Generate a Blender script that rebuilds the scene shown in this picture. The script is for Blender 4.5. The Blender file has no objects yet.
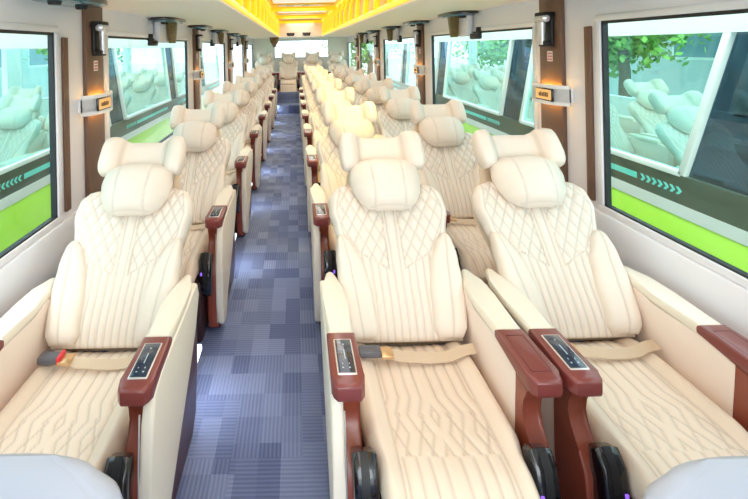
import bpy, bmesh, math, random
from mathutils import Vector, Matrix
random.seed(7)
S = bpy.context.scene
COL = S.collection

# ---------------------------------------------------------------- camera, world, exposure
F_PX, VPX, VPY = 433.0, 294.5, 47.0
CAM_Z = 1.42
cam_data = bpy.data.cameras.new('camera')
cam_data.sensor_fit = 'HORIZONTAL'
cam_data.sensor_width = 36.0
cam_data.lens = 36.0 * F_PX / 748.0
cam_data.shift_x = (374.0 - VPX) / 748.0
cam_data.shift_y = -(249.5 - VPY) / 748.0
cam_data.clip_start = 0.02
cam = bpy.data.objects.new('camera', cam_data)
cam.location = (0, 0, CAM_Z)
cam.rotation_euler = (math.pi / 2, 0.021, 0)
COL.objects.link(cam)
S.camera = cam

world = bpy.data.worlds.new('sky')
S.world = world
world.use_nodes = True
bg = world.node_tree.nodes['Background']
bg.inputs[0].default_value = (0.76, 0.92, 1.0, 1)
bg.inputs[1].default_value = 2.1

sun_data = bpy.data.lights.new('sun', 'SUN')
sun_data.energy = 3.0
sun_data.angle = 0.6
sun_data.color = (1.0, 0.97, 0.92)
sun = bpy.data.objects.new('sun', sun_data)
sun.rotation_euler = (math.radians(42), math.radians(-8), 0)
COL.objects.link(sun)

def area(name, loc, rot, sx, sy, power, col):
    d = bpy.data.lights.new(name, 'AREA'); d.shape = 'RECTANGLE'; d.size = sx; d.size_y = sy
    d.energy = power; d.color = col
    o = bpy.data.objects.new(name, d); o.location = loc; o.rotation_euler = rot; COL.objects.link(o)
# added fill lights: one under the ceiling centre, one standing in for windscreen daylight
area('ceiling_fill', (0.145, 4.0, 2.0), (0, 0, 0), .62, 12.4, 46, (1.0, .965, .93))
area('windscreen_fill', (0.145, -2.3, 1.35), (math.pi / 2, 0, 0), 2.2, 1.3, 21, (1.0, .98, .97))

S.view_settings.view_transform = 'Standard'
S.view_settings.look = 'None'
S.view_settings.gamma = 1.0
S.view_settings.use_curve_mapping = False
S.view_settings.exposure = 0.60
S.cycles.max_bounces = 10
S.cycles.diffuse_bounces = 6
S.cycles.transparent_max_bounces = 24
S.cycles.sample_clamp_indirect = 8.0

# ---------------------------------------------------------------- materials
def lin(r, g, b):
    f = lambda c: (c / 255 / 12.92) if c / 255 <= 0.04045 else ((c / 255 + 0.055) / 1.055) ** 2.4
    return (f(r), f(g), f(b), 1)

def mat(name, col, rough=0.5, metal=0.0, coat=0.0, emit=None, estr=0.0, noise=0.0, nscale=40, bump=0.0, spec=0.5):
    m = bpy.data.materials.new(name)
    m.use_nodes = True
    nt = m.node_tree
    p = nt.nodes['Principled BSDF']
    p.inputs['Base Color'].default_value = col
    p.inputs['Roughness'].default_value = rough
    p.inputs['Metallic'].default_value = metal
    p.inputs['Coat Weight'].default_value = coat
    p.inputs['Specular IOR Level'].default_value = spec
    if emit:
        p.inputs['Emission Color'].default_value = emit
        p.inputs['Emission Strength'].default_value = estr
    if noise or bump:
        tc = nt.nodes.new('ShaderNodeTexCoord')
        nz = nt.nodes.new('ShaderNodeTexNoise')
        nz.inputs['Scale'].default_value = nscale
        nz.inputs['Detail'].default_value = 4
        nt.links.new(tc.outputs['Object'], nz.inputs['Vector'])
        if noise:
            mx = nt.nodes.new('ShaderNodeMix'); mx.data_type = 'RGBA'
            mx.inputs[6].default_value = tuple(c * (1 - noise) for c in col[:3]) + (1,)
            mx.inputs[7].default_value = tuple(min(1, c * (1 + noise)) for c in col[:3]) + (1,)
            nt.links.new(nz.outputs['Fac'], mx.inputs[0])
            nt.links.new(mx.outputs[2], p.inputs['Base Color'])
        if bump:
            bp = nt.nodes.new('ShaderNodeBump')
            bp.inputs['Strength'].default_value = bump
            bp.inputs['Distance'].default_value = 0.003
            nt.links.new(nz.outputs['Fac'], bp.inputs['Height'])
            nt.links.new(bp.outputs['Normal'], p.inputs['Normal'])
    return m

def leather(name, col, thread_shade):
    m = mat(name, col, rough=0.42, bump=0.06, nscale=260, spec=0.4)
    nt = m.node_tree
    p = nt.nodes['Principled BSDF']
    at = nt.nodes.new('ShaderNodeAttribute'); at.attribute_name = 'seam'
    mx = nt.nodes.new('ShaderNodeMix'); mx.data_type = 'RGBA'
    mx.inputs[6].default_value = col
    mx.inputs[7].default_value = thread_shade  # thread grey that also paints shade into the quilting grooves
    nt.links.new(at.outputs['Fac'], mx.inputs[0])
    nt.links.new(mx.outputs[2], p.inputs['Base Color'])
    return m

def glass(name, tint, refl=0.06, rough=0.0):
    m = bpy.data.materials.new(name); m.use_nodes = True
    nt = m.node_tree
    for n in list(nt.nodes): nt.nodes.remove(n)
    out = nt.nodes.new('ShaderNodeOutputMaterial')
    tr = nt.nodes.new('ShaderNodeBsdfTransparent'); tr.inputs[0].default_value = tint
    gl = nt.nodes.new('ShaderNodeBsdfGlossy'); gl.inputs['Roughness'].default_value = rough
    gl.inputs[0].default_value = (0.9, 1.0, 1.0, 1)
    lw = nt.nodes.new('ShaderNodeLayerWeight'); lw.inputs[0].default_value = 0.5
    pw = nt.nodes.new('ShaderNodeMath'); pw.operation = 'POWER'; pw.inputs[1].default_value = 4.0
    fr = nt.nodes.new('ShaderNodeMath'); fr.operation = 'MULTIPLY_ADD'; fr.inputs[1].default_value = 0.25; fr.inputs[2].default_value = refl * .4
    nt.links.new(lw.outputs['Facing'], pw.inputs[0]); nt.links.new(pw.outputs[0], fr.inputs[0])
    ms = nt.nodes.new('ShaderNodeMixShader')
    nt.links.new(fr.outputs[0], ms.inputs[0])
    nt.links.new(tr.outputs[0], ms.inputs[1]); nt.links.new(gl.outputs[0], ms.inputs[2])
    nt.links.new(ms.outputs[0], out.inputs[0])
    return m

M = {}
M['leather'] = leather('cream_leather', lin(231, 219, 206), lin(150, 138, 128))
M['leather_plain'] = mat('cream_leather_plain', lin(238, 229, 216), 0.42, bump=0.06, nscale=260, spec=0.4)
M['cushion'] = leather('seat_leather', lin(230, 213, 195), lin(152, 134, 118))
M['armpad'] = mat('armrest_cream', lin(236, 227, 212), 0.45)
M['panel'] = mat('inner_panel_cream', lin(238, 222, 210), 0.5)
M['shell'] = mat('seat_shell', lin(206, 188, 164), 0.5)
M['burgundy'] = mat('burgundy_plastic', lin(126, 58, 54), 0.32, coat=0.3, noise=0.06, nscale=6)
M['brick'] = mat('redbrown_plastic', lin(138, 66, 48), 0.35, coat=0.25, noise=0.06, nscale=6)
M['maroon'] = mat('maroon_side', lin(84, 38, 44), 0.4)
M['black_gloss'] = mat('black_gloss', lin(14, 14, 20), 0.12, coat=0.6)
M['black'] = mat('black_plastic', lin(22, 22, 24), 0.5)
M['silver'] = mat('silver_trim', lin(225, 222, 220), 0.3, metal=0.6)
M['screen'] = mat('panel_glass', lin(38, 52, 72), 0.15, coat=0.5)
M['icon'] = mat('panel_icon', lin(190, 205, 215), 0.5)
M['purple'] = mat('purple_led', lin(120, 80, 230), 0.4, emit=(0.35, 0.15, 1, 1), estr=.6)
M['strap'] = mat('belt_webbing', lin(206, 184, 158), 0.7, bump=0.3, nscale=400)
M['buckle'] = mat('buckle_grey', lin(92, 92, 100), 0.4)
M['red'] = mat('red_button', lin(225, 50, 60), 0.4)
M['gold'] = mat('gold_metal', lin(214, 176, 130), 0.3, metal=0.7)
M['base'] = mat('seat_base', lin(60, 34, 36), 0.5)
M['wall'] = mat('wall_grey', lin(232, 231, 238), 0.5, noise=0.01, nscale=3)
M['sill'] = mat('sill_white', lin(234, 235, 242), 0.4)
M['soffit'] = mat('soffit_cream', lin(248, 245, 240), 0.55, noise=0.01, nscale=2)
M['brown'] = mat('pillar_brown', lin(112, 84, 68), 0.45, noise=0.05, nscale=5)
M['lowwall'] = mat('lower_wall_brown', lin(140, 92, 64), 0.6, noise=0.06, nscale=12)
M['gasket'] = mat('window_gasket', lin(30, 34, 40), 0.5)
M['glass'] = glass('window_glass', (0.95, 0.985, 0.98, 1))
M['pane'] = glass('coach_pane_glass', (0.74, 0.95, 0.96, 1))
M['tint'] = glass('coach_tinted_glass', (0.20, 0.29, 0.36, 1))
M['yellow'] = mat('yellow_acrylic', lin(228, 166, 22), 0.4, emit=(1.0, 0.42, 0.01, 1), estr=0.05)
M['yellow_rib'] = mat('yellow_rib', lin(255, 216, 44), 0.35, emit=(1.0, 0.64, 0.02, 1), estr=0.35)
M['amber'] = mat('amber_led', lin(255, 190, 60), 0.4, emit=(1.0, 0.55, 0.08, 1), estr=14.0)
M['led'] = mat('ceiling_led', lin(255, 200, 60), 0.4, emit=(1.0, 0.62, 0.08, 1), estr=.9)
M['glow_panel'] = mat('glow_ceiling_panel', lin(235, 235, 240), 0.4, emit=(1, .97, .94, 1), estr=.32)  # own glow added, since bounce light leaves these panels dark
M['mirror'] = mat('ceiling_mirror', lin(150, 140, 130), 0.18, metal=0.2, coat=0.3)
M['white'] = mat('white_plastic', lin(238, 238, 240), 0.4)
M['hammer'] = mat('hammer_silver', lin(215, 215, 218), 0.3, metal=0.5)
M['dark_glossy_blue'] = mat('lens_teal', lin(60, 120, 140), 0.15, coat=0.5, noise=0.4, nscale=18)
M['mottled'] = mat('mottled_gold', lin(120, 100, 52), 0.45, noise=0.75, nscale=90)
M['sticker_red'] = mat('sticker_print', lin(196, 120, 118), 0.6)
M['plate'] = mat('plate_amber', lin(226, 178, 108), 0.35, metal=0.3, emit=(1, 0.55, 0.2, 1), estr=0.25)
M['plate_dark'] = mat('plate_print', lin(92, 56, 30), 0.5)
M['curtain'] = mat('curtain_brown', lin(128, 100, 70), 0.8)
M['crew'] = mat('front_seat_vinyl', lin(172, 176, 188), 0.45, bump=0.05, nscale=200)
M['lime'] = mat('lime_paint', lin(184, 250, 84), 0.3, coat=0.5)
M['coach_white'] = mat('coach_white_paint', lin(226, 240, 232), 0.3, coat=0.4)
M['coach_band'] = mat('coach_dark_band', lin(74, 92, 74), 0.3, coat=0.4)
M['coach_cyan'] = mat('coach_cyan_print', lin(110, 228, 214), 0.4)
M['coach_roof'] = mat('coach_inner_roof', lin(220, 224, 220), 0.6)
M['coach_fill'] = mat('coach_fill_glow', lin(245, 250, 250), 0.4, emit=(.9, 1, 1, 1), estr=6.0)  # glow added inside the parked coaches to brighten their seats
M['asphalt'] = mat('yard_concrete', lin(190, 188, 182), 0.9, noise=0.1, nscale=3)
M['leaf'] = mat('tree_leaves', lin(120, 168, 70), 0.6, noise=0.3, nscale=3)
M['bark'] = mat('tree_bark', lin(110, 90, 70), 0.8, noise=0.2, nscale=9)

def carpet(name='aisle_carpet'):
    m = mat(name, lin(92, 98, 138), 0.75, spec=0.3)
    nt = m.node_tree; p = nt.nodes['Principled BSDF']
    N = nt.nodes.new; L = nt.links.new
    tc = N('ShaderNodeTexCoord')
    sc = N('ShaderNodeVectorMath'); sc.operation = 'MULTIPLY'; sc.inputs[1].default_value = (4.0, 4.0, 0.0)
    L(tc.outputs['Object'], sc.inputs[0])
    fl = N('ShaderNodeVectorMath'); fl.operation = 'FLOOR'; L(sc.outputs[0], fl.inputs[0])
    wn = N('ShaderNodeTexWhiteNoise'); wn.noise_dimensions = '3D'; L(fl.outputs[0], wn.inputs['Vector'])
    # smaller blocks inside each tile
    sc2 = N('ShaderNodeVectorMath'); sc2.operation = 'MULTIPLY'; sc2.inputs[1].default_value = (13.0, 9.0, 0.0)
    L(tc.outputs['Object'], sc2.inputs[0])
    fl2 = N('ShaderNodeVectorMath'); fl2.operation = 'FLOOR'; L(sc2.outputs[0], fl2.inputs[0])
    wn2 = N('ShaderNodeTexWhiteNoise'); wn2.noise_dimensions = '3D'; L(fl2.outputs[0], wn2.inputs['Vector'])
    # stripes
    sep = N('ShaderNodeSeparateXYZ'); L(tc.outputs['Object'], sep.inputs[0])
    def stripe(sock):
        mu = N('ShaderNodeMath'); mu.operation = 'MULTIPLY'; mu.inputs[1].default_value = 430.0; L(sock, mu.inputs[0])
        si = N('ShaderNodeMath'); si.operation = 'SINE'; L(mu.outputs[0], si.inputs[0])
        return si
    sx, sy = stripe(sep.outputs['X']), stripe(sep.outputs['Y'])
    gt = N('ShaderNodeMath'); gt.operation = 'GREATER_THAN'; gt.inputs[1].default_value = 0.5; L(wn.outputs['Value'], gt.inputs[0])
    mxs = N('ShaderNodeMix'); mxs.data_type = 'FLOAT'
    L(gt.outputs[0], mxs.inputs[0]); L(sx.outputs[0], mxs.inputs[2]); L(sy.outputs[0], mxs.inputs[3])
    ad = N('ShaderNodeMath'); ad.operation = 'MULTIPLY_ADD'; ad.inputs[1].default_value = 0.11; L(mxs.outputs[0], ad.inputs[0])
    ad2 = N('ShaderNodeMath'); ad2.operation = 'MULTIPLY_ADD'; ad2.inputs[1].default_value = 0.55; ad2.inputs[2].default_value = 0.2
    L(wn2.outputs['Value'], ad2.inputs[0]); L(ad2.outputs[0], ad.inputs[2])
    ramp = N('ShaderNodeValToRGB')
    ramp.color_ramp.elements[0].position = 0.0; ramp.color_ramp.elements[0].color = lin(70, 82, 122)
    ramp.color_ramp.elements[1].position = 1.0; ramp.color_ramp.elements[1].color = lin(144, 158, 196)
    L(ad.outputs[0], ramp.inputs[0]); L(ramp.outputs[0], p.inputs['Base Color'])
    bp = N('ShaderNodeBump'); bp.inputs['Strength'].default_value = 0.4; bp.inputs['Distance'].default_value = 0.002
    L(mxs.outputs[0], bp.inputs['Height']); L(bp.outputs[0], p.inputs['Normal'])
    return m
M['carpet'] = carpet()

# ---------------------------------------------------------------- helpers
def finish(bm, name, smooth=True):
    bmesh.ops.recalc_face_normals(bm, faces=bm.faces)
    me = bpy.data.meshes.new(name)
    bm.to_mesh(me); bm.free()
    if smooth:
        for f in me.polygons: f.use_smooth = True
        try: me.set_sharp_from_angle(angle=math.radians(40))
        except Exception: pass
    return me

def obj(name, mesh, m, parent=None, loc=None):
    if isinstance(mesh, bmesh.types.BMesh): mesh = finish(mesh, name)
    if m is not None and not mesh.materials: mesh.materials.append(m)
    o = bpy.data.objects.new(name, mesh); COL.objects.link(o)
    if parent: o.parent = parent
    if loc: o.location = loc
    return o

def thing(name, label, cat, loc=(0, 0, 0), rotz=0, group=None):
    o = bpy.data.objects.new(name, None); COL.objects.link(o)
    o.empty_display_size = 0.1
    o.location = loc; o.rotation_euler = (0, 0, rotz)
    tag(o, label, cat, group); return o

def tag(o, label, cat, group=None):
    o['label'] = label; o['category'] = cat
    if group: o['group'] = group
    return o

def struct(name, bm, m, parent=None):
    o = obj(name, bm, m, parent)
    if not parent: o['kind'] = 'structure'
    return o

def box(bm, x0, x1, y0, y1, z0, z1, bev=0.0, seg=2, mi=0):
    r = bmesh.ops.create_cube(bm, size=1.0)
    vs = r['verts']
    for v in vs:
        v.co = Vector((x0 + (v.co.x + .5) * (x1 - x0), y0 + (v.co.y + .5) * (y1 - y0), z0 + (v.co.z + .5) * (z1 - z0)))
    fs = list({f for v in vs for f in v.link_faces})
    for f in fs: f.material_index = mi
    if bev:
        es = list({e for v in vs for e in v.link_edges})
        bmesh.ops.bevel(bm, geom=es, offset=bev, segments=seg, profile=0.5, affect='EDGES')
    return bm

def mbox(*a, **k):
    bm = bmesh.new(); box(bm, *a, **k); return bm

def prism(bm, pts, axis, a0, a1, bev=0.0, seg=2):
    """pts: 2D polygon; axis 'x': pts=(y,z); 'y': pts=(x,z); 'z': pts=(x,y)"""
    def co(p, a):
        return {'x': (a, p[0], p[1]), 'y': (p[0], a, p[1]), 'z': (p[0], p[1], a)}[axis]
    A = [bm.verts.new(co(p, a0)) for p in pts]
    B = [bm.verts.new(co(p, a1)) for p in pts]
    n = len(pts)
    fs = [bm.faces.new(A), bm.faces.new(B[::-1])]
    for i in range(n):
        fs.append(bm.faces.new((A[i], A[(i + 1) % n], B[(i + 1) % n], B[i])))
    if bev:
        es = list({e for f in fs[:2] for e in f.edges})
        bmesh.ops.bevel(bm, geom=es, offset=bev, segments=seg, profile=0.5, affect='EDGES')
    return bm

def tube(bm, pts, r, n=10, cap=True):
    rings = []
    for i, p in enumerate(pts):
        p = Vector(p)
        d = (Vector(pts[min(i + 1, len(pts) - 1)]) - Vector(pts[max(i - 1, 0)])).normalized()
        up = Vector((0, 0, 1)) if abs(d.z) < .9 else Vector((1, 0, 0))
        a = d.cross(up).normalized(); b = d.cross(a)
        rr = r[i] if isinstance(r, (list, tuple)) else r
        rings.append([bm.verts.new(p + a * rr * math.cos(t) + b * rr * math.sin(t)) for t in (2 * math.pi * k / n for k in range(n))])
    for A, B in zip(rings, rings[1:]):
        for k in range(n): bm.faces.new((A[k], A[(k + 1) % n], B[(k + 1) % n], B[k]))
    if cap: bm.faces.new(rings[0][::-1]); bm.faces.new(rings[-1])
    return bm

def interp(x, P):
    if x <= P[0][0]: return P[0][1]
    for (a, va), (b, vb) in zip(P, P[1:]):
        if x <= b:
            t = (x - a) / (b - a); t = t * t * (3 - 2 * t) * .5 + t * .5
            return va + (vb - va) * t
    return P[-1][1]

def sstep(x, a, b):
    t = max(0, min(1, (x - a) / (b - a))); return t * t * (3 - 2 * t)

def pillow(L, W, front, back, nx, ny, xf, disp=None, p=4.0, backshare=1):
    """closed cushion: l in [0,L], x = s*W(l); front/back thickness; xf(x,l,n)->xyz; disp(x,l)->(d,seam)"""
    bm = bmesh.new()
    lay = bm.verts.layers.float.new('seam')
    def par(i, n):
        u = -1 + 2 * i / n
        return .62 * u + .38 * math.sin(math.pi / 2 * u)
    def face(sign, th, nx, ny, edge=None):
        g = []
        for j in range(ny + 1):
            t = par(j, ny); l = L * (t + 1) / 2; row = []
            w = W(l)
            ft = max(0, 1 - abs(t) ** p) ** .5
            for i in range(nx + 1):
                s = par(i, nx)
                if edge and (i in (0, nx) or j in (0, ny)):
                    row.append(edge[j][i]); continue
                x = s * w
                f = max(0, 1 - abs(s) ** p) ** .5 * ft
                n = sign * th * f; m = 0
                if disp and sign > 0:
                    d, m = disp(x, l, s); n += d * min(1, f * 1.5)
                v = bm.verts.new(xf(x, l, n)); v[lay] = m
                row.append(v)
            g.append(row)
        for j in range(ny):
            for i in range(nx):
                bm.faces.new((g[j][i], g[j][i + 1], g[j + 1][i + 1], g[j + 1][i]))
        return g
    g = face(1, front, nx, ny)
    face(-1, back, nx, ny, g)
    return bm

def copy_tree(o, parent=None):
    c = o.copy(); COL.objects.link(c)
    if parent: c.parent = parent
    for ch in list(o.children): copy_tree(ch, c)
    return c

def flip(bm, sx):
    if sx < 0:
        for v in bm.verts: v.co.x = -v.co.x
    return bm

# ---------------------------------------------------------------- layout constants
XL, XR, XC = -1.05, 1.34, 0.145          # inner wall faces and centre line of the coach
ZS, ZT = 0.70, 1.505                     # window sill and head
ZSOF = 1.655                             # underside of the overhead duct
YB = 11.05                               # back wall
Y0 = -2.4                                # front of what is built
WIN = [(-2.2, -0.42), (0.10, 1.885), (2.42, 4.22), (4.78, 6.50), (7.26, 8.82), (9.45, 10.9)]
IN_L, IN_R = -0.365, 0.655               # inner edges of the duct

# ---------------------------------------------------------------- structure
bm = bmesh.new(); box(bm, XL - .1, XR + .1, Y0, 9.25, -.06, 0)
struct('floor', bm, M['carpet'])
bm = bmesh.new()
box(bm, -0.40, 0.12, 9.25, 9.62, -.06, .175, .008)
struct('trim_1', bm, M['carpet'])
bm = bmesh.new()
box(bm, XL - .1, XR + .1, 9.62, YB, -.06, .26, .004)
box(bm, XL - .1, -.40, 9.25, 9.62, -.06, .0)
box(bm, .12, XR + .1, 9.25, 9.62, -.06, .0)
box(bm, -0.42, 0.12, 9.62, 9.76, .255, .42, .008)
struct('trim_2', bm, M['carpet'])

def wall(side, xin, sg):
    xo = xin + sg * .02
    a, b = min(xin, xo), max(xin, xo)
    bm = bmesh.new()
    box(bm, a, b, Y0, YB, .56, ZS)
    box(bm, a, b, Y0, YB, ZT, ZSOF + .03)
    ys = [Y0] + [v for w in WIN for v in w] + [YB]
    for i in range(0, len(ys), 2):
        box(bm, a, b, ys[i], ys[i + 1], ZS, ZT)
    struct('wall_' + side, bm, M['wall'])
    bm = bmesh.new(); box(bm, a, b, Y0, YB, -.06, .56)
    struct('baseboard_' + side, bm, M['lowwall'])
    # ledge under the windows
    bm = bmesh.new()
    box(bm, min(xin, xin - sg * .022), max(xin, xin - sg * .022), Y0, YB, .465, .672, .008)
    struct('trim_3' if sg < 0 else 'trim_4', bm, M['sill'])
    for k, (y0, y1) in enumerate(WIN):
        n = k + (1 if sg < 0 else 7)
        # raised white frame + black gasket + glass
        bm = bmesh.new()
        w = .028; xi = xin - sg * .012
        a2, b2 = min(xi, xin + sg * .02), max(xi, xin + sg * .02)
        box(bm, a2, b2, y0 - w, y1 + w, ZS - w, ZS, .005); box(bm, a2, b2, y0 - w, y1 + w, ZT, ZT + w, .005)
        box(bm, a2, b2, y0 - w, y0, ZS, ZT, .005); box(bm, a2, b2, y1, y1 + w, ZS, ZT, .005)
        fr = struct('window_%d' % n, bm, M['sill'])
        bm = bmesh.new(); w = .012
        a3, b3 = min(xin - sg * .004, xin + sg * .018), max(xin - sg * .004, xin + sg * .018)
        box(bm, a3, b3, y0, y1, ZS, ZS + w * .6); box(bm, a3, b3, y0, y1, ZT - w, ZT)
        box(bm, a3, b3, y0, y0 + w, ZS, ZT); box(bm, a3, b3, y1 - w, y1, ZS, ZT)
        obj('gasket', bm, M['gasket'], fr)
        bm = mbox(xin + sg * .012 - .003, xin + sg * .012 + .003, y0 + .01, y1 - .01, ZS + .005, ZT - .005)
        obj('pane', bm, M['glass'], fr)
wall('left', XL, -1)
wall('right', XR, 1)

# overhead ducts: cream underside with a lit yellow inner cheek
bm = bmesh.new(); box(bm, XL - .09, IN_L, Y0, 10.2, ZSOF, ZSOF + .05, .006); struct('ceiling_left', bm, M['soffit'])
bm = bmesh.new(); box(bm, IN_R, XR + .09, Y0, 10.2, ZSOF, ZSOF + .05, .006); struct('ceiling_right', bm, M['soffit'])
ZC = 2.05
bm = bmesh.new()
box(bm, IN_L - .1, IN_R + .1, Y0, 10.35, ZC, ZC + .04)
struct('ceiling', bm, M['mirror'])
bm = bmesh.new()
box(bm, XL - .09, XR + .09, 10.2, YB + .1, ZSOF, ZSOF + .4)
struct('ceiling_rear', bm, M['soffit'])
# rear wall with opening
RWZ0, RWZ1, RWX0, RWX1 = 1.16, 1.575, -.50, .85
bm = bmesh.new()
box(bm, XL - .09, XR + .09, YB, YB + .08, -.06, RWZ0); box(bm, XL - .09, XR + .09, YB, YB + .08, RWZ1, ZSOF + .02)
box(bm, XL - .09, RWX0, YB, YB + .08, RWZ0, RWZ1); box(bm, RWX1, XR + .09, YB, YB + .08, RWZ0, RWZ1)
struct('wall_back', bm, M['soffit'])
bm = bmesh.new(); w = .03
box(bm, RWX0 - w, RWX1 + w, YB - .015, YB + .02, RWZ0 - w, RWZ0, .004); box(bm, RWX0 - w, RWX1 + w, YB - .015, YB + .02, RWZ1, RWZ1 + w, .004)
box(bm, RWX0 - w, RWX0, YB - .015, YB + .02, RWZ0, RWZ1, .004); box(bm, RWX1, RWX1 + w, YB - .015, YB + .02, RWZ0, RWZ1, .004)
box(bm, .105, .125, YB - .01, YB + .03, RWZ0, RWZ1)
wb = struct('window_13', bm, M['sill'])
obj('pane', mbox(RWX0, RWX1, YB + .035, YB + .041, RWZ0, RWZ1), M['glass'], wb)

# yellow lit cheeks of the ducts: each a lamp with backing panel, ribs and LED strip
def cheek(name, xb, sg, label):
    t = thing(name, label, 'ceiling light', (xb, 4.0, ZSOF + .02), 0, 'yellow lattice ceiling lights')
    xt = -sg * -.30                       # the cheek leans outward as it rises
    y0, y1 = Y0 - 4.0, 10.2 - 4.0
    bm = bmesh.new()
    prism(bm, [(sg * .03, 0.02), (sg * .05, ZC - ZSOF - .03), (sg * .08, ZC - ZSOF - .03), (sg * .06, 0.02)], 'y', y0, y1)
    obj('backing_panel', bm, M['yellow'], t)
    bm = bmesh.new(); box(bm, min(-sg * .012, sg * .02), max(-sg * .012, sg * .02), y0, y1, -.008, .035, .006)
    obj('edge_rail', bm, M['yellow_rib'], t)
    y = y0 + .35; k = 0
    while y < y1 - .3:
        bm = bmesh.new()
        p0 = Vector((sg * -.005, y + .26, .04)); p1 = Vector((sg * -.0, y - .26, ZC - ZSOF - .05))
        d = (p1 - p0); tube(bm, [p0, p0 + d * .5 + Vector((-sg * .03, 0, .0)), p1], [.026, .020, .020], 8)
        obj('rib', bm, M['yellow_rib'], t)
        y += .52; k += 1
    bm = bmesh.new(); box(bm, min(-sg * .01, sg * .05), max(-sg * .01, sg * .05), y0, y1, ZC - ZSOF - .065, ZC - ZSOF - .03)
    obj('led_strip', bm, M['led'], t)
cheek('cove_light', IN_L, -1, 'long yellow lattice light panel along the left ceiling duct')
cheek('cove_light', IN_R, 1, 'long yellow lattice light panel along the right ceiling duct')
# cross bars below the mirror
names = ['nearest the camera', 'second from the camera', 'third from the camera', 'fourth from the camera', 'at the far end of the aisle']
for k, y in enumerate((3.2, 4.9, 6.6, 8.3, 10.0)):
    bm = bmesh.new(); box(bm, IN_L, IN_R, y - .05, y + .05, ZC - .085, ZC - .015, .012)
    tag(obj('ceiling_crossbar', bm, M['yellow_rib']), 'yellow bar crossing the mirrored ceiling, ' + names[k], 'ceiling bar', 'yellow ceiling bars')
for k, y in enumerate((4.0, 5.75, 7.45, 9.15)):
    bm = bmesh.new(); box(bm, XC - .42, XC + .42, y - .16, y + .16, ZC - .03, ZC + .002, .006)
    tag(obj('ceiling_panel', bm, M['glow_panel']), 'pale flat panel set in the mirrored ceiling, %s from the camera' % ['first', 'second', 'third', 'fourth'][k], 'ceiling panel', 'pale ceiling panels')
for k, x in enumerate((-.085, .29)):
    t = thing('ceiling_vent', 'black slotted vent high over the rear window, %s of the pair' % ['left', 'right'][k], 'vent', (x, 10.2, 1.715), 0, 'rear ceiling vents')
    obj('vent_frame', prism(bmesh.new(), [(-.10, .04), (.10, .04), (.075, -.035), (-.075, -.035)], 'y', -.02, .0, .004), M['black'], t)
    bm = bmesh.new()
    for q in range(4): box(bm, -.07, .07, -.03, -.02, -.024 + q * .016, -.018 + q * .016)
    obj('louvre', bm, M['buckle'], t)

# pillar panels and brown strips (interior trim)
def pillar(y0, y1, xin, sg, n, strip=None):
    bm = bmesh.new()
    a, b = xin - sg * .022, xin
    box(bm, min(a, b), max(a, b), y0, y1, .60, ZSOF, .004)
    if strip:
        a, b = xin - sg * .014, xin
        box(bm, min(a, b), max(a, b), strip[0], strip[1], ZS + .0, ZT - .02, .003)
    struct('trim_%d' % n, bm, M['brown'])
PIL = [(2.14, 2.33), (4.46, 4.66), (6.80, 7.0), (9.02, 9.2)]
n = 5
for k, (a, b) in enumerate(PIL):
    for xin, sg in ((XL, -1), (XR, 1)):
        pillar(a, b, xin, sg, n, (1.945, 1.985) if k == 0 else None); n += 1

# ---------------------------------------------------------------- pillar fittings
ORD = ['first', 'second', 'third', 'fourth', 'fifth', 'sixth', 'seventh', 'eighth', 'ninth', 'tenth']
def wall_lamp(yc, xin, sg, side, k):
    t = thing('wall_lamp', 'white band lamp with amber number plate on the %s brown pillar of the %s side' % (ORD[k], side), 'wall light', (xin - sg * .022, yc, 1.155), 0, 'pillar lamps')
    w = .155
    # curved band
    prof = []
    N = 10
    for i in range(N + 1):
        a = -1 + 2 * i / N
        prof.append((-sg * (.055 * (1 - abs(a) ** 3) + .002), a * w))
    prof += [(sg * .02, w), (sg * .02, -w)]
    bm = bmesh.new(); prism(bm, prof, 'z', -.034, .034, .002)
    outer = prof[:N + 1]; inner = [(p[0] + sg * .007, p[1]) for p in outer]
    prism(bm, outer + inner[::-1], 'z', -.050, .050, .002)
    obj('band', bm, M['white'], t)
    bm = bmesh.new()
    box(bm, min(-sg * .006, -sg * .03), max(-sg * .006, -sg * .03), -.09, .09, .0345, .0385)
    box(bm, min(-sg * .006, -sg * .03), max(-sg * .006, -sg * .03), -.09, .09, -.0385, -.0345)
    obj('led_strip', bm, M['amber'], t)
    # number plate, facing the front
    bm = bmesh.new(); xx = -sg * .0575
    box(bm, min(xx, xx + sg * .01), max(xx, xx + sg * .01), -.105, .040, -.032, .032, .003)
    pl = obj('number_plate', bm, M['black_gloss'], t)
    xx = -sg * .060
    obj('plate_face', mbox(min(xx, xx + sg * .006), max(xx, xx + sg * .006), -.098, .033, -.025, .025), M['plate'], pl)
    bm = bmesh.new(); xx = -sg * .0615
    rr = random.Random(k * 2 + (sg > 0))
    for q in range(6):
        y = -.075 + q * .014
        box(bm, min(xx, xx + sg * .003), max(xx, xx + sg * .003), y, y + .008, -.011, -.011 + rr.choice((.022, .018, .022)))
    obj('plate_print', bm, M['plate_dark'], pl)

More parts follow.
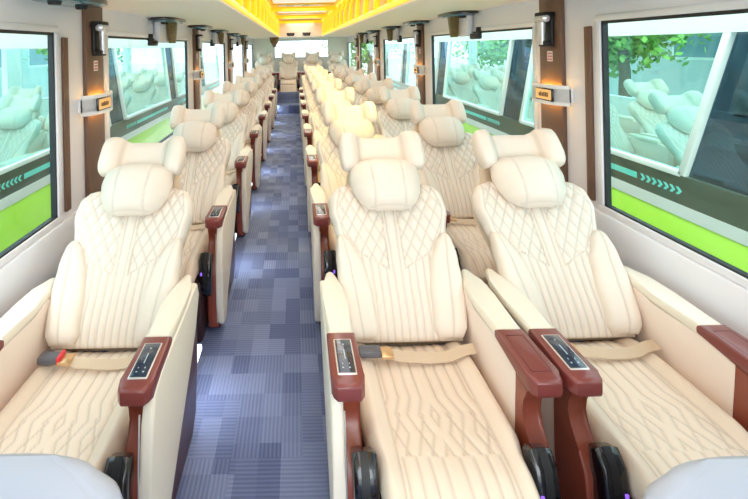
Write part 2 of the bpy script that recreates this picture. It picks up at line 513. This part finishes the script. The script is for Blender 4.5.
def hammer(yc, xin, sg, side, k):
    t = thing('emergency_hammer', 'silver emergency hammer in black bracket high on the %s pillar of the %s side' % (ORD[k], side), 'emergency hammer', (xin - sg * .022, yc, 1.48), 0, 'window hammers')
    s = -sg
    bm = bmesh.new()
    box(bm, min(0, s * .018), max(0, s * .018), -.035, .035, -.075, .085, .006)
    box(bm, min(0, s * .06), max(0, s * .06), -.045, .045, .06, .092, .008)
    box(bm, min(0, s * .05), max(0, s * .05), -.03, .03, -.085, -.055, .006)
    obj('bracket', bm, M['black'], t)
    bm = bmesh.new()
    tube(bm, [(s * .045, 0, -.075), (s * .045, 0, -.03), (s * .045, 0, .03), (s * .045, 0, .06)], [.017, .014, .018, .016], 12)
    obj('handle', bm, M['hammer'], t)
    bm = bmesh.new(); tube(bm, [(s * .045, -.05, .06), (s * .045, -.042, .06), (s * .045, .035, .06), (s * .045, .05, .06)], [.006, .02, .02, .014], 12)
    obj('hammer_head', bm, M['hammer'], t)

def sticker(yc, xin, sg, side, k):
    x = xin - sg * .0225
    t = thing('sticker', 'small white printed notice sticker on the %s pillar of the %s side' % (ORD[k], side), 'sticker', (x, yc, 1.345), 0, 'pillar stickers')
    s = -sg
    obj('paper', mbox(min(0, s * .001), max(0, s * .001), -.022, .022, -.026, .026), M['white'], t)
    bm = bmesh.new()
    for q in range(3):
        for r in range(2):
            box(bm, min(s * .001, s * .0016), max(s * .001, s * .0016), -.018 + r * .019, -.002 + r * .019, .009 - q * .015, .019 - q * .015)
    obj('print', bm, M['sticker_red'], t)

for k, (a, b) in enumerate(PIL):
    for xin, sg, side in ((XL, -1, 'left'), (XR, 1, 'right')):
        yc = (a + b) / 2
        wall_lamp(yc, xin, sg, side, k)
        hammer(yc - .01, xin, sg, side, k)
        if k < 2: sticker(yc, xin, sg, side, k)

# passenger service fittings under the duct, over each window row
def service(yc, xin, sg, side, k, hang=True):
    t = thing('service_panel', 'glossy reading light panel with hanging gold fitting under %s duct, %s from the front' % (side, ORD[k]) if hang else
              'flat glossy reading light panel, nothing hanging, under %s duct, %s from the front' % (side, ORD[k]), 'reading light', (xin - sg * .09, yc, ZSOF), 0, 'reading light panels')
    s = -sg
    bm = bmesh.new()
    pts = []
    for i in range(24):
        a = 2 * math.pi * i / 24
        c, d = math.cos(a), math.sin(a)
        pts.append((.10 * math.copysign(abs(c) ** .5, c), .24 * math.copysign(abs(d) ** .6, d)))
    prism(bm, pts, 'z', -.022, .0, .006); obj('plate', bm, M['black_gloss'], t)
    bm = bmesh.new(); prism(bm, [(p[0] * .8, p[1] * .86) for p in pts], 'z', -.030, -.018, .004); obj('lens', bm, M['dark_glossy_blue'], t)
    for yy in (-.11, .11):
        bm = bmesh.new(); tube(bm, [(0, yy, -.045), (0, yy, -.026)], [.024, .03], 14)
        obj('air_nozzle', bm, M['black'], t)
    if hang:
        bm = bmesh.new(); prism(bm, [(-.040, -.02), (.040, -.02), (.026, -.185), (-.020, -.185)], 'y', .05, .105, .006)
        obj('hanging_fitting', bm, M['mottled'], t)
        x0, x1 = sorted((sg * .085, sg * .035))
        obj('bracket', mbox(x0, x1, -.10, .14, -.18, -.02, .014), M['wall'], t)
        bm = bmesh.new(); x0, x1 = sorted((sg * .088, sg * .05)); box(bm, x0, x1, -.24, -.10, -.205, -.165, .01); box(bm, x0, x1, -.24, -.215, -.17, -.12, .006)
        obj('blind_hook', bm, M['black'], t)
SV = [(1.85, False), (3.32, True), (4.45, False), (5.6, True), (6.9, False), (8.0, True)]
for k, (y, h) in enumerate(SV):
    service(y, XL, -1, 'left', k, h); service(y, XR, 1, 'right', k, h)

# ---------------------------------------------------------------- the recliner seat
R38 = math.radians(40)
SB, CB = math.sin(R38), math.cos(R38)
def bk(x, l, n):      # back plane -> local seat space (seat faces -y)
    return (x, .42 + SB * l - CB * n, .39 + CB * l + SB * n)

def line_d(v, step):  # distance to nearest multiple of step
    r = (v / step) % 1.0
    return min(r, 1 - r) * step

def groove(d, depth=.0070, w=.0085):
    return -depth * math.exp(-(d / w) ** 2), math.exp(-(d / .0026) ** 2) * .44  # second value darkens the groove line in colour, thread and shade together

BL = .565
def bW(l):
    return interp(l, [(0, .195), (.08, .21), (.2, .207), (.30, .203), (.37, .222), (.44, .240), (.50, .236), (.540, .210), (.565, .15)])
def bdisp(x, l, s):
    ax = abs(x)
    base = .030 * sstep(ax, .12, .25) * sstep(l, .30, .42) - .010 * (1 - sstep(ax, 0, .16))
    # quilt boundary: inner panel edge
    edge = interp(l, [(0, .112), (.15, .120), (.28, .150), (.37, .195), (.44, .212), (.545, .19)])
    d = abs(ax - edge)
    if ax < edge:
        vlim = .225 + (ax - .03) * .55          # chevron boundary of the diamond field
        if ax > .030 and l > vlim:
            q1 = line_d(ax + (l - .2) * .58, .044); q2 = line_d(ax - (l - .2) * .58, .044)
            d = min(d, q1 * .86, q2 * .86, abs(ax - .030))
        else:
            f = edge / .125
            ch = line_d(ax + .0135 * 1, .027 * (1 + .25 * (f - 1)))
            d = min(d, ch, abs(l - vlim) * .87 if ax > .03 else 9)
    g, m = groove(d)
    return base + g, m

def bolster_bm(sd):
    def W(l): return interp(l, [(0, .040), (.03, .056), (.15, .062), (.24, .052), (.31, .032), (.345, .010)])
    def xf(x, l, n):
        cx = interp(l, [(0, .148), (.12, .160), (.22, .172), (.30, .188), (.345, .200)])
        return bk(sd * (cx + x), l + .005, n + .020 + .018 * sstep(x, -.04, .05))
    def dp(x, l, s):
        g, m = groove(abs(s - .1) * .05, .003, .004); return g, m * .7
    return pillow(.345, W, .048, .045, 26, 40, xf, dp)

def hp_bm():
    Lh = .215
    def W(l): return interp(l, [(0, .055), (.012, .088), (.04, .118), (.08, .138), (.13, .149), (.18, .143), (.215, .105)])
    def dp(x, l, s):
        d = abs(abs(x) - (.062 + .16 * (l - .08) ** 1 * .2)); g, m = groove(d, .004, .005)
        e = groove(abs(l - .012), .003, .004)
        return g + .006 * math.cos(x / .15 * 1.5) + e[0], max(m * .7, e[1] * .5 * (abs(x) < .08))
    return pillow(Lh, W, .070, .04, 60, 40, lambda x, l, n: bk(x, .428 + l, n + .066 - .12 * x * x / .15), dp, p=2.4)

def wing_bm():
    bm = bmesh.new(); lay = bm.verts.layers.float.new('seam')
    NX, NR = 60, 28; rings = []
    for i in range(NX + 1):
        u = -1 + 2 * i / NX
        uu = math.sin(u * math.pi / 2) * .35 + u * .65
        x = uu * .184
        a = abs(uu)
        cap = max(0, 1 - max(0, (a - .86) / .14) ** 2.2) ** .5 if a > .86 else 1
        hgt = (.074 + .011 * sstep(a, .42, .62)) * max(cap, .02)
        th = (.032 + .014 * sstep(a, .42, .62)) * max(cap, .02)
        fw = .01 + .050 * sstep(a, .38, .75)
        seam = math.exp(-((a - .52) * .188 / .003) ** 2) * .7
        dent = -.003 * math.exp(-((a - .52) * .188 / .005) ** 2)
        ring = []
        for k in range(NR):
            t = 2 * math.pi * k / NR
            c, s2 = math.cos(t), math.sin(t)
            dl = (hgt + dent) * math.copysign(abs(c) ** .6, c); dn = (th + dent) * math.copysign(abs(s2) ** .7, s2)
            v = bm.verts.new(bk(x, 0.700 + dl - .014 * sstep(a, .4, 1), fw + dn)); v[lay] = seam
            ring.append(v)
        rings.append(ring)
    for A, B in zip(rings, rings[1:]):
        for k in range(NR): bm.faces.new((A[k], A[(k + 1) % NR], B[(k + 1) % NR], B[k]))
    bm.faces.new(rings[0][::-1]); bm.faces.new(rings[-1])
    return bm

def cushion_bm():
    CL = .61
    def W(l): return interp(l, [(0, .19), (.03, .203), (.4, .203), (.47, .185), (.57, .18), (.61, .16)])
    def xf(x, l, n): return (x, .46 - l, .338 + n + .012 * (l / .61) - .02 * sstep(l, .50, .61))
    def dp(x, l, s):
        ax = abs(x)
        base = .026 * sstep(ax, .125, .175) - .006 * (1 - sstep(ax, 0, .12))
        e = .132
        d = abs(ax - e)
        if ax < e:
            zig = 0
            if .28 < l < .46:
                u = (l - .28) / .18
                off = .022 * (1 - abs(2 * ((u * 1.5) % 1.0) - 1))
                d = min(d, line_d(ax + .011 - off, .033))
                if u > .3: d = min(d, line_d(ax + .011 + off, .066))
            else:
                d = min(d, line_d(ax + .011, .033))
        g, m = groove(d, .004, .006)
        return base + g, m
    return pillow(CL, W, .055, .07, 110, 120, xf, dp, p=5)

def legrest_bm():
    def xf(x, l, n):
        a = math.radians(22)
        return (x, -.125 - math.sin(a) * l - math.cos(a) * n, .320 - math.cos(a) * l + .0 * n)
    def dp(x, l, s):
        return groove(line_d(abs(x) + .02, .04), .004, .005)
    return pillow(.26, lambda l: .19 if l < .24 else .185, .035, .03, 60, 20, xf, dp, p=5)

def shell_bm():
    def W(l): return interp(l, [(0, .19), (.1, .20), (.3, .195), (.44, .225), (.52, .20), (.6, .15), (.7, .13)])
    return pillow(.68, W, .03, .035, 24, 30, lambda x, l, n: bk(x, l + .0, n - .065), None, p=5)

AX = .249
def arm_pad_bm(sd):
    pts = [(AX - .040, .20), (AX + .040, .20), (AX + .040, .38), (AX + .036, .47), (AX + .020, .545), (AX + .006, .56), (AX - .010, .548), (AX - .034, .46), (AX - .040, .36)]
    bm = bmesh.new(); prism(bm, [(sd * a, b) for a, b in pts], 'z', .540, .572, .011, 3)
    return bm
def arm_cap_bm(sd):
    pts = [(AX - .042, .203), (AX + .042, .203), (AX + .043, .03), (AX + .040, .008), (AX + .030, -.004), (AX - .030, -.004), (AX - .040, .008), (AX - .043, .03)]
    bm = bmesh.new(); prism(bm, [(sd * a, b) for a, b in pts], 'z', .530, .575, .010, 3)
    for v in bm.verts:
        if v.co.z < .550: v.co.z += .014 * sstep(v.co.y, .03, .13)
    return bm
def support_bm(sd):
    pts = [(.125, .540), (.022, .536), (.045, .508), (.068, .480), (.074, .445), (.062, .412), (.026, .375), (-.004, .335), (-.006, .26), (.0, .10), (.02, .03), (.12, .03), (.13, .30), (.13, .40), (.125, .47)]
    bm = bmesh.new(); a, b = sorted((sd * (AX - .034), sd * (AX + .014))); prism(bm, pts, 'x', a, b, .008, 3)
    return bm
def cup_bm(sd):
    pts = [(.02, .400), (-.012, .418), (-.042, .39), (-.052, .33), (-.050, .25), (-.03, .215), (.0, .21)]
    bm = bmesh.new(); a, b = sorted((sd * (AX - .064), sd * (AX - .002))); prism(bm, pts, 'x', a, b, .012, 3)
    return bm
def cup_slot_bm(sd):
    bm = bmesh.new(); a, b = sorted((sd * (AX - .040), sd * (AX - .020)))
    prism(bm, [(-.012, .4205), (-.0145, .4205), (-.0445, .392), (-.0545, .33), (-.0525, .262), (-.045, .262)], 'x', a, b)
    return bm
def inner_panel_bm(sd):
    bm = bmesh.new(); a, b = sorted((sd * (AX - .036), sd * (AX + .010)))
    prism(bm, [(.095, .544), (.54, .546), (.54, .33), (.52, .10), (.11, .10), (.11, .36), (.105, .43)], 'x', a, b, .006)
    return bm
def fascia_bm(sd):
    pts = [(.04, .530), (.10, .548), (.53, .550), (.555, .50), (.49, .415), (.42, .350), (.15, .150), (.105, .06), (.08, .035), (.04, .035), (.012, .06), (-.002, .16), (-.002, .34), (.015, .47)]
    bm = bmesh.new(); a, b = sorted((sd * (AX + .013), sd * (AX + .045))); prism(bm, pts, 'x', a, b, .010, 3)
    return bm
def skirt_bm(sd):
    pts = [(.05, .10), (.05, .01), (.50, .01), (.56, .05), (.60, .20), (.61, .40), (.56, .52), (.40, .52), (.10, .30)]
    bm = bmesh.new(); a, b = sorted((sd * (AX - .025), sd * (AX + .022))); prism(bm, pts, 'x', a, b, .006)
    return bm
def trim_line_bm(sd):
    bm = bmesh.new(); x = sd * (AX + .0125)
    tube(bm, [(x, .012, .50), (x, -.005, .36), (x, -.005, .16), (x, .01, .06)], .0022, 6)
    return bm
def notch_bm(sd):
    pts = [(.475, .385), (.580, .475), (.585, .335)]
    bm = bmesh.new(); a, b = sorted((sd * (AX + .018), sd * (AX + .0245))); prism(bm, pts, 'x', a, b, .001)
    return bm

FOOT_FILL = bpy.data.lights.new('foot_fill_light', 'AREA'); FOOT_FILL.shape = 'RECTANGLE'; FOOT_FILL.size = .03; FOOT_FILL.size_y = .14
FOOT_FILL.energy = .38; FOOT_FILL.color = (.82, .90, 1.0)  # added fill lights that throw pale patches on the aisle carpet
M['foot_fill_glow'] = mat('foot_fill_glow', lin(220, 230, 255), 0.4, emit=(.8, .9, 1, 1), estr=1.5)
CACHE = {}
def mesh_of(key, fn, *a):
    if key not in CACHE: CACHE[key] = finish(fn(*a), key[0])
    return CACHE[key]

def make_seat(sd_ctrl, fascia, full=True):
    """sd_ctrl: side (-1 / +1) that carries the control panel (and the aisle fascia)."""
    t = bpy.data.objects.new('recliner_seat', None); COL.objects.link(t)
    P = lambda name, key, fn, args, m, par=t: obj(name, mesh_of((name,) + key, fn, *args), m, par)
    b = P('backrest', (), lambda: pillow(BL, bW, .045, .05, 128, 130, bk, bdisp, p=6), (), M['leather'])
    for sd in (-1, 1): P('bolster', (sd,), bolster_bm, (sd,), M['leather'], b)
    P('headrest_pillow', (), hp_bm, (), M['leather'])
    P('headrest_wing', (), wing_bm, (), M['leather'])
    P('cushion', (), cushion_bm, (), M['cushion'])
    P('leg_rest', (), legrest_bm, (), M['cushion'])
    P('back_shell', (), shell_bm, (), M['shell'])
    P('seat_base', (), lambda: mbox(-.20, .20, -.06, .46, .0, .30, .02), (), M['base'])
    for sd in (-1, 1):
        a = P('armrest', (sd,), arm_pad_bm, (sd,), M['armpad'])
        P('arm_cap', (sd,), arm_cap_bm, (sd,), M['brick'] if (sd == sd_ctrl and fascia and sd_ctrl < 0) else M['burgundy'], a) \
            if False else P('arm_cap', (sd,), arm_cap_bm, (sd,), M['burgundy'], a)
        P('side_panel', (sd,), inner_panel_bm, (sd,), M['panel'])
        s = P('arm_support', (sd,), support_bm, (sd,), M['brick'])
        P('cup_holder', (sd,), cup_bm, (sd,), M['black_gloss'], s)
        P('cup_slot', (sd,), cup_slot_bm, (sd,), M['black'], s)
        bm_key = ('cup_led', sd)
        P('cup_led', (sd,), lambda sd: mbox(min(sd * (AX - .054), sd * (AX - .046)), max(sd * (AX - .054), sd * (AX - .046)), -.0535, -.046, .325, .34), (sd,), M['purple'], s)
        if sd == sd_ctrl:
            def frame(sd):
                return mbox(sd * AX - .026, sd * AX + .026, .032, .168, .570, .5770, .003)
            def scr(sd):
                return mbox(sd * AX - .022, sd * AX + .022, .037, .163, .572, .5782, .001)
            def icons(sd):
                bm = bmesh.new(); x = sd * AX
                box(bm, x - .0012, x + .0012, .085, .122, .578, .5787)
                for dx in (-.009, .009):
                    box(bm, x + dx - .002, x + dx + .002, .052, .056, .578, .5787)
                    box(bm, x + dx - .001, x + dx + .001, .066, .071, .578, .5787)
                box(bm, x - .002, x + .002, .140, .144, .578, .5787)
                return bm
            P('control_panel', (sd,), frame, (sd,), M['silver'], a)
            P('control_screen', (sd,), scr, (sd,), M['screen'], a)
            P('control_icons', (sd,), icons, (sd,), M['icon'], a)
        else:
            def outline(sd):
                bm = bmesh.new(); x = sd * AX
                for (x0, x1, y0, y1) in ((-.026, -.0245, .03, .17), (.0245, .026, .03, .17), (-.026, .026, .03, .0315), (-.026, .026, .1685, .17)):
                    box(bm, x + x0, x + x1, y0, y1, .572, .5756)
                return bm
            P('tray_lid_line', (sd,), outline, (sd,), M['maroon'], a)
    if fascia:
        f = P('side_fascia', (sd_ctrl,), fascia_bm, (sd_ctrl,), M['armpad'])
        P('fascia_skirt', (sd_ctrl,), skirt_bm, (sd_ctrl,), M['maroon'], f)
        P('fascia_trim', (sd_ctrl,), trim_line_bm, (sd_ctrl,), M['silver'], f)
        P('fascia_notch', (sd_ctrl,), notch_bm, (sd_ctrl,), M['black'], f)
    if sd_ctrl > 0:
        P('foot_lamp', (sd_ctrl,), lambda sd: mbox(AX - .015, AX + .018, .595, .70, .185, .21, .006), (sd_ctrl,), M['foot_fill_glow'])  # added glowing strip that goes with the fill light below it
        fl = bpy.data.objects.new('foot_fill_light', FOOT_FILL); COL.objects.link(fl); fl.parent = t
        fl.location = (AX + .012, .67, .18); fl.rotation_euler = (0, math.radians(-32), 0)
    # lap belt lying over the rear of the cushion
    sb = sd_ctrl if sd_ctrl < 0 else -sd_ctrl     # buckle sits on the viewer's left of the seat
    def strap():
        bm = bmesh.new()
        N = 24; w = .018; rows = []
        for i in range(N + 1):
            u = i / N; x = -.075 + u * .275
            y = .325 - .012 * math.sin(u * math.pi) + .012 * u * u
            z = .400 + .010 * sstep(x, .11, .17) + .002 * math.sin(u * 9) + .012 * sstep(-x, .05, .09)
            tw = .5 + .15 * math.sin(u * 4)
            dy, dz = w * math.cos(tw), w * math.sin(tw) * .6
            rows.append([bm.verts.new((x, y - dy, z - dz + .012)), bm.verts.new((x, y + dy, z + dz + .012)), bm.verts.new((x, y + dy, z + dz + .009)), bm.verts.new((x, y - dy, z - dz + .009))])
        for A, B in zip(rows, rows[1:]):
            for k in range(4): bm.faces.new((A[k], A[(k + 1) % 4], B[(k + 1) % 4], B[k]))
        bm.faces.new(rows[0]); bm.faces.new(rows[-1][::-1])
        return bm
    def buckle():
        bm = bmesh.new()
        box(bm, -.180, -.108, .308, .348, .413, .437, .008)
        return bm
    def tongue():
        bm = bmesh.new(); box(bm, -.110, -.070, .302, .350, .415, .427, .004); return bm
    st = P('seat_belt', (), strap, (), M['strap'])
    P('belt_buckle', (), buckle, (), M['buckle'], st)
    P('belt_tongue', (), tongue, (), M['gold'], st)
    if sd_ctrl > 0: P('belt_button', (), lambda: mbox(-.114, -.103, .306, .350, .414, .439, .003), (), M['red'], st)
    return t

protoA = make_seat(-1, True)      # right-hand pair, aisle seat
protoB = make_seat(-1, False)     # window seats of the pair and the rear row
protoC = make_seat(1, True)       # single seats on the left
PITCH = 1.06
first = {id(protoA): True, id(protoB): True, id(protoC): True}
def put(proto, loc, label, group):
    if first[id(proto)]: o = proto; first[id(proto)] = False
    else: o = None
    if o is None: o = copy_tree(proto)
    o.location = loc; tag(o, label, 'seat', group); return o
NR = 8
queue = []
for r in range(NR):
    y = 1.08 + r * PITCH
    rw = 'front' if r == 0 else ORD[r]
    queue.append((protoA, (.368, y, 0), 'cream quilted recliner beside the aisle in the %s row of the paired seats' % rw, 'aisle seats of the pairs'))
    queue.append((protoB, (.966, y, 0), 'cream quilted recliner against the right windows in the %s row' % rw, 'right window seats'))
    queue.append((protoC, (-.672, y, 0), 'single cream quilted recliner along the left windows in the %s row' % rw, 'single seats on the left'))
for x, lb in ((-.74, 'at the left end of the raised rear row'), (-.155, 'facing straight down the aisle in the raised rear row'), (.44, 'right of the aisle-facing seat in the raised rear row'), (1.03, 'at the right end of the raised rear row')):
    queue.append((protoB, (x, 9.93, .26), 'cream recliner ' + lb, 'rear row seats'))
done = []
for proto, loc, lb, gr in queue[3:]:       # copies first, so that the prototypes stay clean
    o = copy_tree(proto); o.location = loc; tag(o, lb, 'seat', gr)
for proto, loc, lb, gr in queue[:3]:
    proto.location = loc; tag(proto, lb, 'seat', gr)

# low seat backs just below the camera (front of the cabin)
def crew_seat(x, y, ztop, label):
    t = thing('crew_seat', label, 'seat', (x, y, 0), 0, 'low front seats')
    def W(l): return interp(l, [(0, .20), (.3, .235), (.40, .235), (.46, .21), (.50, .155), (.52, .09)])
    tilt = math.radians(8)
    def dp(x, l, s): return groove(abs(abs(s) - .86) * .2, .003, .004)[0], 0
    obj('backrest', pillow(.52, W, .05, .05, 50, 50, lambda X, l, n: (X, math.sin(tilt) * l - n * math.cos(tilt), ztop - .52 + l), dp, p=3), M['crew'], t)
    obj('cushion', pillow(.42, lambda l: .21, .05, .05, 20, 20, lambda X, l, n: (X, .02 - l, ztop - .50 + n), None, p=5), M['crew'], t)
    obj('seat_base', mbox(-.15, .15, -.34, -.02, 0, ztop - .54, .02), M['base'], t)
crew_seat(-.55, .735, .668, 'low whitish seat back rising at the bottom left corner before the single seats')
crew_seat(.84, .735, .635, 'low whitish seat back rising at the bottom right corner before the paired seats')

# tied curtain at the rear left of the back window
t = thing('curtain', 'short brown tied curtain hanging beside the rear window', 'curtain', (-.47, 10.15, ZSOF), 0)
bm = bmesh.new()
pts = []
rings = []
for zz, w in ((0, .10), (-.05, .098), (-.11, .085), (-.16, .055), (-.20, .03), (-.23, .04)):
    rings.append([bm.verts.new((w * math.cos(a) * (1 + .12 * math.sin(7 * a)), .5 * w * math.sin(a) * (1 + .2 * math.sin(5 * a)), zz)) for a in (2 * math.pi * k / 36 for k in range(36))])
for A, B in zip(rings, rings[1:]):
    for k in range(36): bm.faces.new((A[k], A[(k + 1) % 36], B[(k + 1) % 36], B[k]))
bm.faces.new(rings[0]); bm.faces.new(rings[-1][::-1])
obj('fabric', bm, M['curtain'], t)
bm = bmesh.new(); tube(bm, [(-.04, 0, -.195), (.04, 0, -.195)], .022, 10); obj('tie', bm, M['brown'], t)

# ---------------------------------------------------------------- outside: yard, coaches, trees
bm = bmesh.new(); box(bm, -60, 60, -40, 80, -1.2, -1.1)
struct('ground', bm, M['asphalt'])

def coach(name, xw, sg, pane0, y0, y1, label):
    """coach parked alongside; xw its near wall, sg its outward side from us, pane0 first slanted bar."""
    t = thing(name, label, 'coach', (xw, 0, -1.1), 0)
    O = 1.1
    s = sg
    def B(bm, d0, d1, ya, yb, za, zb, bev=0):
        a, b = sorted((s * d0, s * d1)); box(bm, a, b, ya, yb, za + O, zb + O, bev)
    bm = bmesh.new(); B(bm, 0, .06, y0, y1, -.75, .35, .01); obj('lower_body', bm, M['lime'], t)
    bm = bmesh.new(); B(bm, -.004, .06, y0, y1, .35, .425); obj('white_stripe', bm, M['coach_white'], t)
    bm = bmesh.new(); B(bm, -.002, .06, y0, y1, .425, .60); obj('dark_band', bm, M['coach_band'], t)
    bm = bmesh.new(); B(bm, -.002, .08, y0, y1, 1.45, 1.85); B(bm, 2.3, 2.38, y0, y1, 1.6, 1.85); B(bm, 0, 2.38, y0, y1, 1.85, 1.9)
    obj('roof', bm, M['coach_white'], t)
    bm = bmesh.new(); B(bm, 2.3, 2.38, y0, y1, -.75, .62); B(bm, .06, 2.3, y0, y1, -.1, 0)
    obj('far_side', bm, M['coach_roof'], t)
    bm = bmesh.new()
    yy = y0 + .3
    while yy < y1: B(bm, 2.3, 2.38, yy, yy + .35, .6, 1.62); yy += 2.3
    obj('far_pillars', bm, M['coach_roof'], t)
    for d in (.55, 1.75):
        bm = bmesh.new(); B(bm, d - .07, d + .07, y0 + .4, y1 - .4, 1.825, 1.85); obj('ceiling_fill', bm, M['coach_fill'], t)  # added fill strips, they lift the seats behind the glass
    # slanted clear panes with white edge bars, tinted glass between them
    sl = .30
    k = -1
    prev = y0
    zb, zt = .60, 1.45
    panes = []
    while pane0 + 2.3 * k < y1 - .5:
        a = pane0 + 2.3 * k; b = a + 1.85
        panes.append((a, b)); k += 1
    for i, (a, b) in enumerate(panes):
        q = [(a + sl / 2, zb + O), (b + sl / 2, zb + O), (b - sl / 2, zt + O), (a - sl / 2, zt + O)]
        x0, x1 = sorted((s * .02, s * .026))
        bm = bmesh.new(); prism(bm, q, 'x', x0, x1); obj('clear_pane', bm, M['pane'], t)
        bm = bmesh.new(); x0, x1 = sorted((s * -.004, s * .05))
        for c in (a, b):
            prism(bm, [(c + sl / 2 - .022, zb + O), (c + sl / 2 + .022, zb + O), (c - sl / 2 + .022, zt + O), (c - sl / 2 - .022, zt + O)], 'x', x0, x1, .006)
        prism(bm, [(a + sl / 2, zb + O - .01), (b + sl / 2, zb + O - .01), (b + sl / 2 - .008, zb + O + .025), (a + sl / 2 - .008, zb + O + .025)], 'x', x0, x1, .004)
        obj('pane_frame', bm, M['coach_white'], t)
        x0, x1 = sorted((s * .03, s * .036))
        if i + 1 < len(panes): n0 = panes[i + 1][0]
        else: n0 = y1
        bm = bmesh.new(); prism(bm, [(b + sl / 2, zb + O), (n0 + sl / 2, zb + O), (n0 - sl / 2, zt + O), (b - sl / 2, zt + O)], 'x', x0, x1)
        obj('tinted_pane', bm, M['tint'], t)
        # cyan line ending in chevrons
        bm = bmesh.new(); x0, x1 = sorted((s * -.004, s * .0))
        zc = .505 + O
        ys = a + .16
        prism(bm, [(ys + .32, zc - .02), (b - .05, zc - .02), (b - .05, zc + .02), (ys + .32, zc + .02)], 'x', x0, x1)
        for c in range(7):
            yc = ys + c * .045
            prism(bm, [(yc - .02, zc), (yc, zc + .022), (yc + .02, zc + .022), (yc, zc), (yc + .02, zc - .022), (yc, zc - .022)], 'x', x0, x1)
        obj('cyan_chevrons', bm, M['coach_cyan'], t)
    return t
coach('parked_coach', 2.30, 1, 2.45, -3.0, 11.2, 'lime green coach with slanted window bars parked outside the right windows')
coach('parked_coach', -2.02, -1, 2.72, -3.0, 11.6, 'lime green coach with slanted window bars parked outside the left windows')

def far_seat(x, y, label, group):
    t = thing('recliner_seat', label, 'seat', (x, y, 0), 0, group)
    b = obj('backrest', CACHE[('backrest',)], None, t)
    obj('headrest_pillow', CACHE[('headrest_pillow',)], None, t)
    obj('headrest_wing', CACHE[('headrest_wing',)], None, t)
    obj('cushion', CACHE[('cushion',)], None, t)
    obj('seat_base', CACHE[('seat_base',)], None, t)
    for sd in (-1, 1):
        obj('armrest', CACHE[('armrest', sd)], None, t); obj('side_panel', CACHE[('side_panel', sd)], None, t)
for r in range(6):
    y = 2.35 + 1.06 * r
    far_seat(2.80, y, 'pale seat inside the coach outside the right windows, %s row of its near column' % ORD[r], 'seats in the right coach')
    far_seat(3.42, y, 'pale seat inside the coach outside the right windows, %s row of its far column' % ORD[r], 'seats in the right coach')
for r in range(7):
    y = 2.05 + 1.06 * r
    far_seat(-2.50, y, 'pale seat inside the coach outside the left windows, %s row of its near column' % ORD[r], 'seats in the left coach')
    far_seat(-3.12, y, 'pale seat inside the coach outside the left windows, %s row of its far column' % ORD[r], 'seats in the left coach')

def tree(x, y, h, r, label, seed):
    rr = random.Random(seed)
    t = thing('tree', label, 'tree', (x, y, -1.1), 0, 'trees around the yard')
    bm = bmesh.new(); tube(bm, [(0, 0, 0), (.05, .02, h * .4), (-.04, .05, h * .8)], [.16, .11, .05], 10); obj('trunk', bm, M['bark'], t)
    bm = bmesh.new()
    for c in range(26):
        d = Vector((rr.gauss(0, 1), rr.gauss(0, 1), rr.gauss(0, .9))).normalized() * r * rr.uniform(.35, .95)
        cc = Vector((0, 0, h * .72)) + d
        for q in range(300):
            p = cc + Vector((rr.gauss(0, 1), rr.gauss(0, 1), rr.gauss(0, 1))) * r * .2
            a = Vector((rr.uniform(-1, 1), rr.uniform(-1, 1), rr.uniform(-1, 1))).normalized() * .085
            b2 = a.cross(Vector((rr.uniform(-1, 1), rr.uniform(-1, 1), rr.uniform(-1, 1)))).normalized() * .05
            bm.faces.new([bm.verts.new(p + v) for v in (a, b2, -a, -b2)])
    me = finish(bm, 'crown', False); obj('crown', me, M['leaf'], t)
tree(3.0, 17.5, 4.6, 1.5, 'leafy green tree seen through the rearmost right windows', 1)
tree(4.6, 22.0, 5.2, 1.8, 'taller leafy tree standing behind the coach on the right', 2)
tree(7.2, 9.5, 4.6, 1.6, 'leafy tree beyond the right coach, seen through its windows', 3)
tree(7.4, 15.0, 4.4, 1.5, 'rounder leafy tree beyond the far end of the right coach', 4)
tree(-6.0, 12.5, 4.6, 1.5, 'leafy tree beyond the left coach, seen through its windows', 5)

def backdrop(x0, x1, y0, y1, h, sg, label):  # guessed building, added so less bright sky shows through the coach windows
    t = thing('backdrop_building', label, 'building', ((x0 + x1) / 2, (y0 + y1) / 2, -1.1), 0)
    hx, hy = (x1 - x0) / 2, (y1 - y0) / 2
    obj('wall', mbox(-hx, hx, -hy, hy, 0, h), M['backdrop'], t)
    obj('roof', mbox(-hx - .3, hx + .3, -hy - .3, hy + .3, h, h + .25, .03), M['backdrop_roof'], t)
    x = -sg * (hx + .01)
    y = -hy + 1.0
    while y < hy - 1.6:
        f = obj('window', mbox(min(x, x + sg * .05), max(x, x + sg * .05), y, y + 1.5, 2.0, 3.3, .02), M['coach_white'], t)
        obj('pane', mbox(min(x - sg * .01, x + sg * .03), max(x - sg * .01, x + sg * .03), y + .08, y + 1.42, 2.08, 3.22), M['backdrop_glass'], f)
        y += 2.6
M['backdrop'] = mat('backdrop_render', lin(188, 204, 200), 0.8, noise=0.04, nscale=1)
M['backdrop_roof'] = mat('backdrop_roof', lin(150, 172, 150), 0.6)
M['backdrop_glass'] = mat('backdrop_glass', lin(120, 150, 160), 0.15)
backdrop(9.5, 13.0, -2, 17, 4.6, 1, 'low pale depot building far beyond the coach on the right')
backdrop(-12.5, -9.0, -2, 22, 4.6, -1, 'low pale depot building far beyond the coach on the left')

ld = bpy.data.lights.new('cove_tint_fill', 'AREA'); ld.shape = 'RECTANGLE'; ld.size = .06; ld.size_y = 7.4  # added light under the right cove, tints the aisle seats yellow
ld.energy = 9; ld.color = (1.0, .80, .16); ld.spread = math.radians(50)
lo = bpy.data.objects.new('cove_tint_fill', ld); lo.location = (IN_R - .03, 6.3, ZSOF - .012); lo.rotation_euler = (0, math.radians(14), 0); COL.objects.link(lo)
